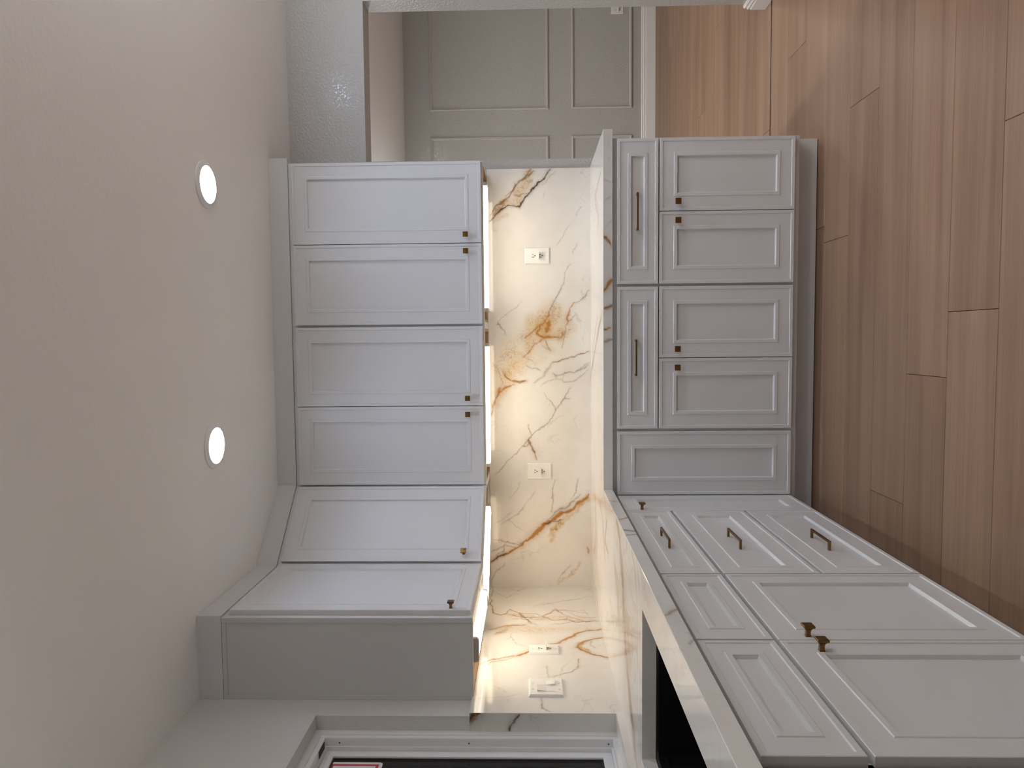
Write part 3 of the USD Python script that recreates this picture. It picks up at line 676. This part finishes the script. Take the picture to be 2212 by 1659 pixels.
# corner unit
t = thing('corner_base_cabinet', 'white corner base cabinet with two doors meeting in the inside corner', 'base cabinet')
CE = -.9415
part(t, 'carcass', cat_([prism([(.024, -.024), (.9144, -.024), (.9144, BFR), (LFR, BFR), (LFR, CE), (.024, CE)], .10, .874),
                         prism([(.024, -.024), (.9144, -.024), (.9144, BFR + TK), (LFR - TK, BFR + TK), (LFR - TK, CE), (.024, CE)], 0, .10)]), 'cabinet_paint')
door_part(t, .637, .9088, ZDB, ZRT, BF, BFR)
def left_front(t, y0, y1, z0, z1, kn=None, hand=None, name='door', rail=.060, stile=.060):
    """A front on the window wall (world coordinates) facing +x; y0 < y1."""
    d = part(t, name, rot_z(front(y0, y1, z0, z1, -LF, -LFR, rail, stile), 90), 'cabinet_paint')
    if kn:
        part(d, 'knob', rot_z(knob(kn[0], -LF + .0028, kn[1]), 90), 'brass', smooth=35, label='antique brass square knob')
    if hand:
        part(d, 'pull', rot_z(pull(hand[0], -LF + .0085, hand[1]), 90), 'brass', label='antique brass bar pull')
left_front(t, -.9385, BF - .002, ZDB, ZRT, kn=(-.907, .787))
t = thing('drawer_base_cabinet', 'white base cabinet with three stacked drawers between corner and sink', 'base cabinet')
part(t, 'carcass', rot_z(cat_([cbox(-1.694, CE, -LFR, -.024, .10, .874, .001), box(-1.694, CE, -LFR + TK, -.024, 0, .10)]), 90), 'cabinet_paint')
left_front(t, -1.690, -.9445, ZRB, ZRT, name='drawer', rail=.0445, hand=(-1.340, .776))
left_front(t, -1.690, -.9445, .4025, .6735, name='drawer', hand=(-1.352, .5515))
left_front(t, -1.690, -.9445, ZDB, .3925, name='drawer', hand=(-1.368, .2765))
t = thing('sink_base_cabinet', 'white sink base cabinet with two blank top panels over two doors', 'base cabinet')
part(t, 'carcass', rot_z(cat_([cbox(-2.604, -1.6945, -LFR, -LFR + .02, .10, .874, .001), box(-2.604, -1.6945, -LFR + TK, -.024, 0, .10), box(-2.604, -1.6945, -LFR, -.024, .10, .12),
                               box(-2.604, -2.586, -LFR, -.024, .10, .874), box(-1.712, -1.6945, -LFR, -.024, .10, .874)]), 90), 'cabinet_paint')
left_front(t, -2.141, -1.698, ZRB, ZRT, name='false_front', rail=.0445)
left_front(t, -2.595, -2.148, ZRB, ZRT, name='false_front', rail=.0445)
left_front(t, -2.1445, -1.698, ZDB, .6735, kn=(-2.121, .601))
left_front(t, -2.595, -2.1475, ZDB, .6735, kn=(-2.196, .600))
solo('toe_kick', cbox(LFR - TK + .012, 2.136, BFR + TK - .012, BFR + TK - .001, .003, .0995, .001), 'cabinet_paint', 'long painted toe kick board under the doorway-side base cabinets', 'toe kick')
solo('toe_kick', cbox(LFR - TK + .001, LFR - TK + .012, -2.604, BFR + TK - .013, .003, .0995, .001), 'cabinet_paint', 'painted toe kick board in shadow under the sink and drawer cabinets', 'toe kick')

# ------------------------------------------------------------ wall cabinets
ZU0, ZU1 = 1.4356, 2.350
UF, UFR = -.3254, -.3054
DU0, DU1 = 1.4452, 2.3307
def upper_shell(w, depth):
    """Sides, top, back and frame with a recessed wooden bottom."""
    return cat_([box(0, .016, -depth + .019, 0, ZU0, ZU1), box(w - .016, w, -depth + .019, 0, ZU0, ZU1), box(0, w, -depth + .019, 0, ZU1 - .016, ZU1),
                 box(.016, w - .016, -.012, 0, ZU0, ZU1)])
def upper_frame(w, depth):
    return cat_([cbox(0, .030, -depth, -depth + .019, ZU0, ZU1, .0008), cbox(w - .030, w, -depth, -depth + .019, ZU0, ZU1, .0008),
                 cbox(.0295, w - .0295, -depth, -depth + .019, ZU0, ZU0 + .032, .0008), cbox(.0295, w - .0295, -depth, -depth + .019, ZU1 - .032, ZU1, .0008)])
LU = ['white two-door wall cabinet at the doorway end of the run', 'white two-door wall cabinet beside the angled corner cabinet']
W30 = .762
for i, x0 in enumerate((.610 + W30, .610)):
    t = thing('wall_cabinet', LU[i], 'wall cabinet', loc=(x0, 0, 0))
    w, s, g = W30, .0055, .0014
    part(t, 'carcass', upper_shell(w, .3054), 'cabinet_side_shaded')
    part(t, 'bottom_panel', cat_([box(.0162, w - .0162, -.2864, -.0122, ZU0 + .014, ZU0 + .026), box(.0162, .030, -.2862, -.0122, ZU0 + .0005, ZU0 + .014), box(w - .030, w - .0162, -.2862, -.0122, ZU0 + .0005, ZU0 + .014), box(.03, w - .03, -.03, -.0122, ZU0 + .0005, ZU0 + .014)]), 'ply_wood', label='bare plywood underside')
    part(t, 'face_frame', upper_frame(w, .3054), 'cabinet_paint')
    door_part(t, s, w / 2 - g, DU0, DU1, UF, UFR - .0003, kn=(w / 2 - .0385, 1.5175))
    door_part(t, w / 2 + g, w - s, DU0, DU1, UF, UFR - .0003, kn=(w / 2 + .0380, 1.5175))
# angled corner
t = thing('corner_wall_cabinet', 'white wall cabinet set at an angle across the corner, one door', 'wall cabinet')
pent = [(0, 0), (.6095, 0), (.6095, UFR), (-UFR, -.6095), (0, -.6095)]
inner = [(.016, -.016), (.594, -.016), (.594, UFR + .006), (-UFR - .006, -.594), (.016, -.594)]
shell = Polygon(pent).difference(Polygon(inner))
part(t, 'carcass', cat_([trimesh.creation.extrude_polygon(shell, ZU1 - ZU0, engine='earcut').apply_translation((0, 0, ZU0)), prism(inner, ZU1 - .02, ZU1)]), 'cabinet_paint')
part(t, 'bottom_panel', cat_([prism([(a * .999, b * .999) for a, b in inner], ZU0 + .014, ZU0 + .026)]), 'ply_wood', label='bare plywood underside')
dl = math.hypot(.6095 + UFR, .6095 + UFR)           # width of the angled face
mid = ((.6095 - UFR) / 2, (UFR - .6095) / 2)
fm = front(-dl / 2 + .020, dl / 2 - .020, DU0, DU1, -.0202, -.0004)
def diag(m):
    m = m.copy(); m.apply_transform(trimesh.transformations.rotation_matrix(math.radians(45), (0, 0, 1))); m.apply_translation((mid[0], mid[1], 0)); return m
d = part(t, 'door', diag(fm), 'cabinet_paint')
part(d, 'knob', diag(knob(-dl / 2 + .059, -.0174, 1.523)), 'brass', smooth=35, label='antique brass square knob')
# window-wall cabinet (world coordinates, faces +x)
t = thing('wall_cabinet', 'white one-door wall cabinet on the window wall, its plain side towards the window', 'wall cabinet')
Y0, Y1 = -1.183, -.6105
lw = Y1 - Y0
def lft(m):
    m = m.copy(); m.apply_translation((Y0, 0, 0)); return rot_z(m, 90)
part(t, 'carcass', lft(upper_shell(lw, .3054)), 'cabinet_side_shaded')
part(t, 'bottom_panel', lft(cat_([box(.0162, lw - .0162, -.2864, -.0122, ZU0 + .014, ZU0 + .026), box(.03, lw - .03, -.03, -.0122, ZU0 + .0005, ZU0 + .014)])), 'ply_wood', label='bare plywood underside')
part(t, 'face_frame', lft(upper_frame(lw, .3054)), 'cabinet_paint')
d = part(t, 'door', lft(front(.0215, lw - .0055, DU0, DU1, UF, UFR - .0003)), 'cabinet_paint')
part(d, 'knob', lft(knob(Y0 * 0 + (-1.137 - Y0), UF + .0028, 1.519)), 'brass', smooth=35, label='antique brass square knob')
part(t, 'side_trim', lft(cat_([cbox(-.004, 0, -.3054, -.286, ZU0, ZU1, .0008), cbox(-.003, 0, -.018, 0, ZU0, ZU1, .0008), cbox(-.003, 0, -.286, -.018, ZU1 - .016, ZU1, .0008)])), 'cabinet_side_shaded', label='thin edging strips round the plain end panel')
# filler boards between cabinets and ceiling
t = thing('filler_board', 'white painted filler boards closing the gap between wall cabinets and ceiling', 'trim board')
FY = -.312
c1 = (.6095 + .0027, FY); c2 = (-FY, -.6095 - .0027)
zf0 = ZU1 + .001
def strip(a, b, th=.018):
    a, b = np.array(a, float), np.array(b, float); d = (b - a) / np.linalg.norm(b - a); n_ = np.array([-d[1], d[0]]) * th
    return prism([tuple(a), tuple(b), tuple(b + n_), tuple(a + n_)], zf0, CEIL - .0005)
part(t, 'board', strip(c1, (2.158, FY)), 'cabinet_paint')
part(t, 'board', strip(c2, c1), 'cabinet_paint')
part(t, 'board', strip((-FY, -1.187), c2), 'cabinet_paint')
part(t, 'board', prism([(0.0005, -1.187), (-FY - .0182, -1.187), (-FY - .0182, -1.169), (0.0005, -1.169)], zf0, CEIL - .0005), 'cabinet_paint', label='short return board at the window end')

# ------------------------------------------------------------ under-cabinet lamps
def wrap_lamp(label, length, loc, rotz, lens='lens_warm'):
    """A slim diffuser lamp along local x, hung under a cabinet; centre of its top at loc."""
    t = thing('under_cabinet_light', label, 'under-cabinet light', 'glowing strip lights under the wall cabinets', loc=loc, rotz=rotz)
    hw, h, L = .043, .030, length / 2
    sec = sbox(-hw + .008, -h + .008, hw - .008, -.004).buffer(.008, quad_segs=4).intersection(sbox(-hw, -h, hw, -.004))
    def ex(poly, x0, x1):
        m = trimesh.creation.extrude_polygon(poly, x1 - x0, engine='earcut'); v = np.array(m.vertices)
        return trimesh.Trimesh(np.stack([x0 + v[:, 2], v[:, 0], v[:, 1]], 1), np.array(m.faces), process=False)
    part(t, 'housing', box(-L + .002, L - .002, -hw + .002, hw - .002, -.0038, 0), 'lamp_trim')
    part(t, 'diffuser', ex(sec, -L + .016, L - .016), lens, label='glowing white diffuser')
    capp = sec.buffer(.0012)
    part(t, 'end_cap', ex(capp, -L, -L + .016), 'lamp_cap'); part(t, 'end_cap', ex(capp, L - .016, L), 'lamp_cap')
    return t
ZL = ZU0 + .0138
wrap_lamp('glowing under-cabinet strip light nearest the doorway', .607, (1.7395, -.232, ZL), 0, 'lens_mild')
wrap_lamp('glowing under-cabinet strip light in the middle of the long run', .596, (.988, -.232, ZL), 0)
wrap_lamp('glowing under-cabinet strip light beneath the angled corner cabinet', .47, (.306, -.394, ZL), 40, 'lens_warmer')
wrap_lamp('glowing under-cabinet strip light beneath the cabinet next to the window', .53, (.165, -.875, ZL), 90, 'lens_warm')
cb = [(.114, -.566, ZL - .014), (.120, -.585, ZL - .028), (.135, -.590, ZL - .024), (.150, -.598, ZL - .012), (.160, -.606, ZL - .010)]
solo('lamp_cable', tube(cb, .0022), 'cable', 'short pale cable joining two strip lights in the corner', 'cable')

# ------------------------------------------------------------ outlets and switches (local: plate in xz, facing -y, origin at plate centre on the wall)
def plate(w, h, t=.0075):
    return rings([rect_loop(-w / 2, w / 2, -h / 2, h / 2, 0), rect_loop(-w / 2, w / 2, -h / 2, h / 2, -.0012), rect_loop(-w / 2 + .0045, w / 2 - .0045, -h / 2 + .0045, h / 2 - .0045, -t)])
def screw(x, z, y):
    return cyl((x, y + .0005, z), (x, y - .0012, z), .0032, 14)
def outlet(label, loc, rotz, w=.083, h=.125, gfci=False, cat='outlet', small=False):
    t = thing('wall_outlet', label, cat, loc=loc, rotz=rotz)
    part(t, 'cover_plate', plate(w, h), 'plate_white')
    k = .67 if small else 1.
    part(t, 'receptacle', cbox(-.0165, .0165, -.0335, .0335, -.0092, -.0065, .001), 'plate_white')
    sl, gr = [], []
    for zc in (.0185, -.0185):
        sl += [box(-.0075, -.0053, -.0096, -.0088, zc - .001, zc + .0075), box(.0053, .0075, -.0096, -.0088, zc, zc + .0065)]
        gr.append(cyl((0, -.0088, zc - .0075), (0, -.0097, zc - .0075), .0027, 12))
    part(t, 'slots', cat_(sl + gr), 'slot_dark')
    if gfci:
        part(t, 'button', cbox(-.008, -.001, -.0102, -.009, -.003, .003, .0005), 'plate_white'); part(t, 'button', cbox(.001, .008, -.0102, -.009, -.003, .003, .0005), 'screw_white')
    for z in (h * .385, -h * .385):
        part(t, 'screw', screw(0, z, -.0075), 'screw_white')
outlet('white wall outlet on the stone backsplash nearer the doorway', (1.7235, -.020, 1.1835), 0)
outlet('white wall outlet on the stone backsplash nearer the corner', (.622, -.020, 1.180), 0)
outlet('white outlet with test buttons on the window-wall backsplash, above the switches', (.014, -.795, 1.173), 90, gfci=True)
outlet('white outlet low on the far wall inside the picture-frame moulding', (4.450, FAR_Y, .362), 0, w=.072, h=.117)
t = thing('light_switch', 'white double rocker switch plate on the backsplash by the window', 'light switch', loc=(.014, -1.1215, 1.172), rotz=90)
part(t, 'cover_plate', plate(.135, .127, .0085), 'plate_white')
def wedge(x, up):
    w, h = .0165, .0335
    a, b = (-.0092, -.0150) if up else (-.0150, -.0092)       # depth at top, at bottom
    pts = np.array([(x - w, -.0075, -h), (x + w, -.0075, -h), (x - w, -.0075, h), (x + w, -.0075, h), (x - w, b, -h), (x + w, b, -h), (x - w, a, h), (x + w, a, h), (x - w, -.0095, 0), (x + w, -.0095, 0)])
    hull1 = trimesh.convex.convex_hull(np.array([p for p in pts if p[2] <= 0] )); hull2 = trimesh.convex.convex_hull(np.array([p for p in pts if p[2] >= 0] + [(x - w, -.0075, 0), (x + w, -.0075, 0)]))
    hull1 = trimesh.convex.convex_hull(np.array([p for p in pts if p[2] <= 0] + [(x - w, -.0075, 0), (x + w, -.0075, 0)]))
    return cat_([hull1, hull2])
for x, up in ((.023, True), (-.023, False)):
    part(t, 'rocker', wedge(x, up), 'plate_white')
    for z in (.0485, -.0485):
        part(t, 'screw', screw(x, z, -.0085), 'screw_white')

# ------------------------------------------------------------ recessed ceiling lights
for lab, x, y in (('round glowing recessed ceiling light nearer the doorway', 1.897, -.985), ('round glowing recessed ceiling light nearer the window wall', .906, -.990)):
    t = thing('ceiling_light', lab, 'ceiling light', 'recessed ceiling lights', loc=(x, y, CEIL))
    prof = np.array([(.089, 0), (.089, -.004), (.086, -.0065), (.074, -.0095), (.0695, -.0105), (.0690, -.0085)])
    part(t, 'trim_ring', trimesh.creation.revolve(np.array(prof), sections=64), 'lamp_trim', smooth=35)
    part(t, 'lens', trimesh.creation.cylinder(.0692, .003, sections=64).apply_translation((0, 0, -.0088)), 'lens_cool', smooth=35, label='glowing white lens')
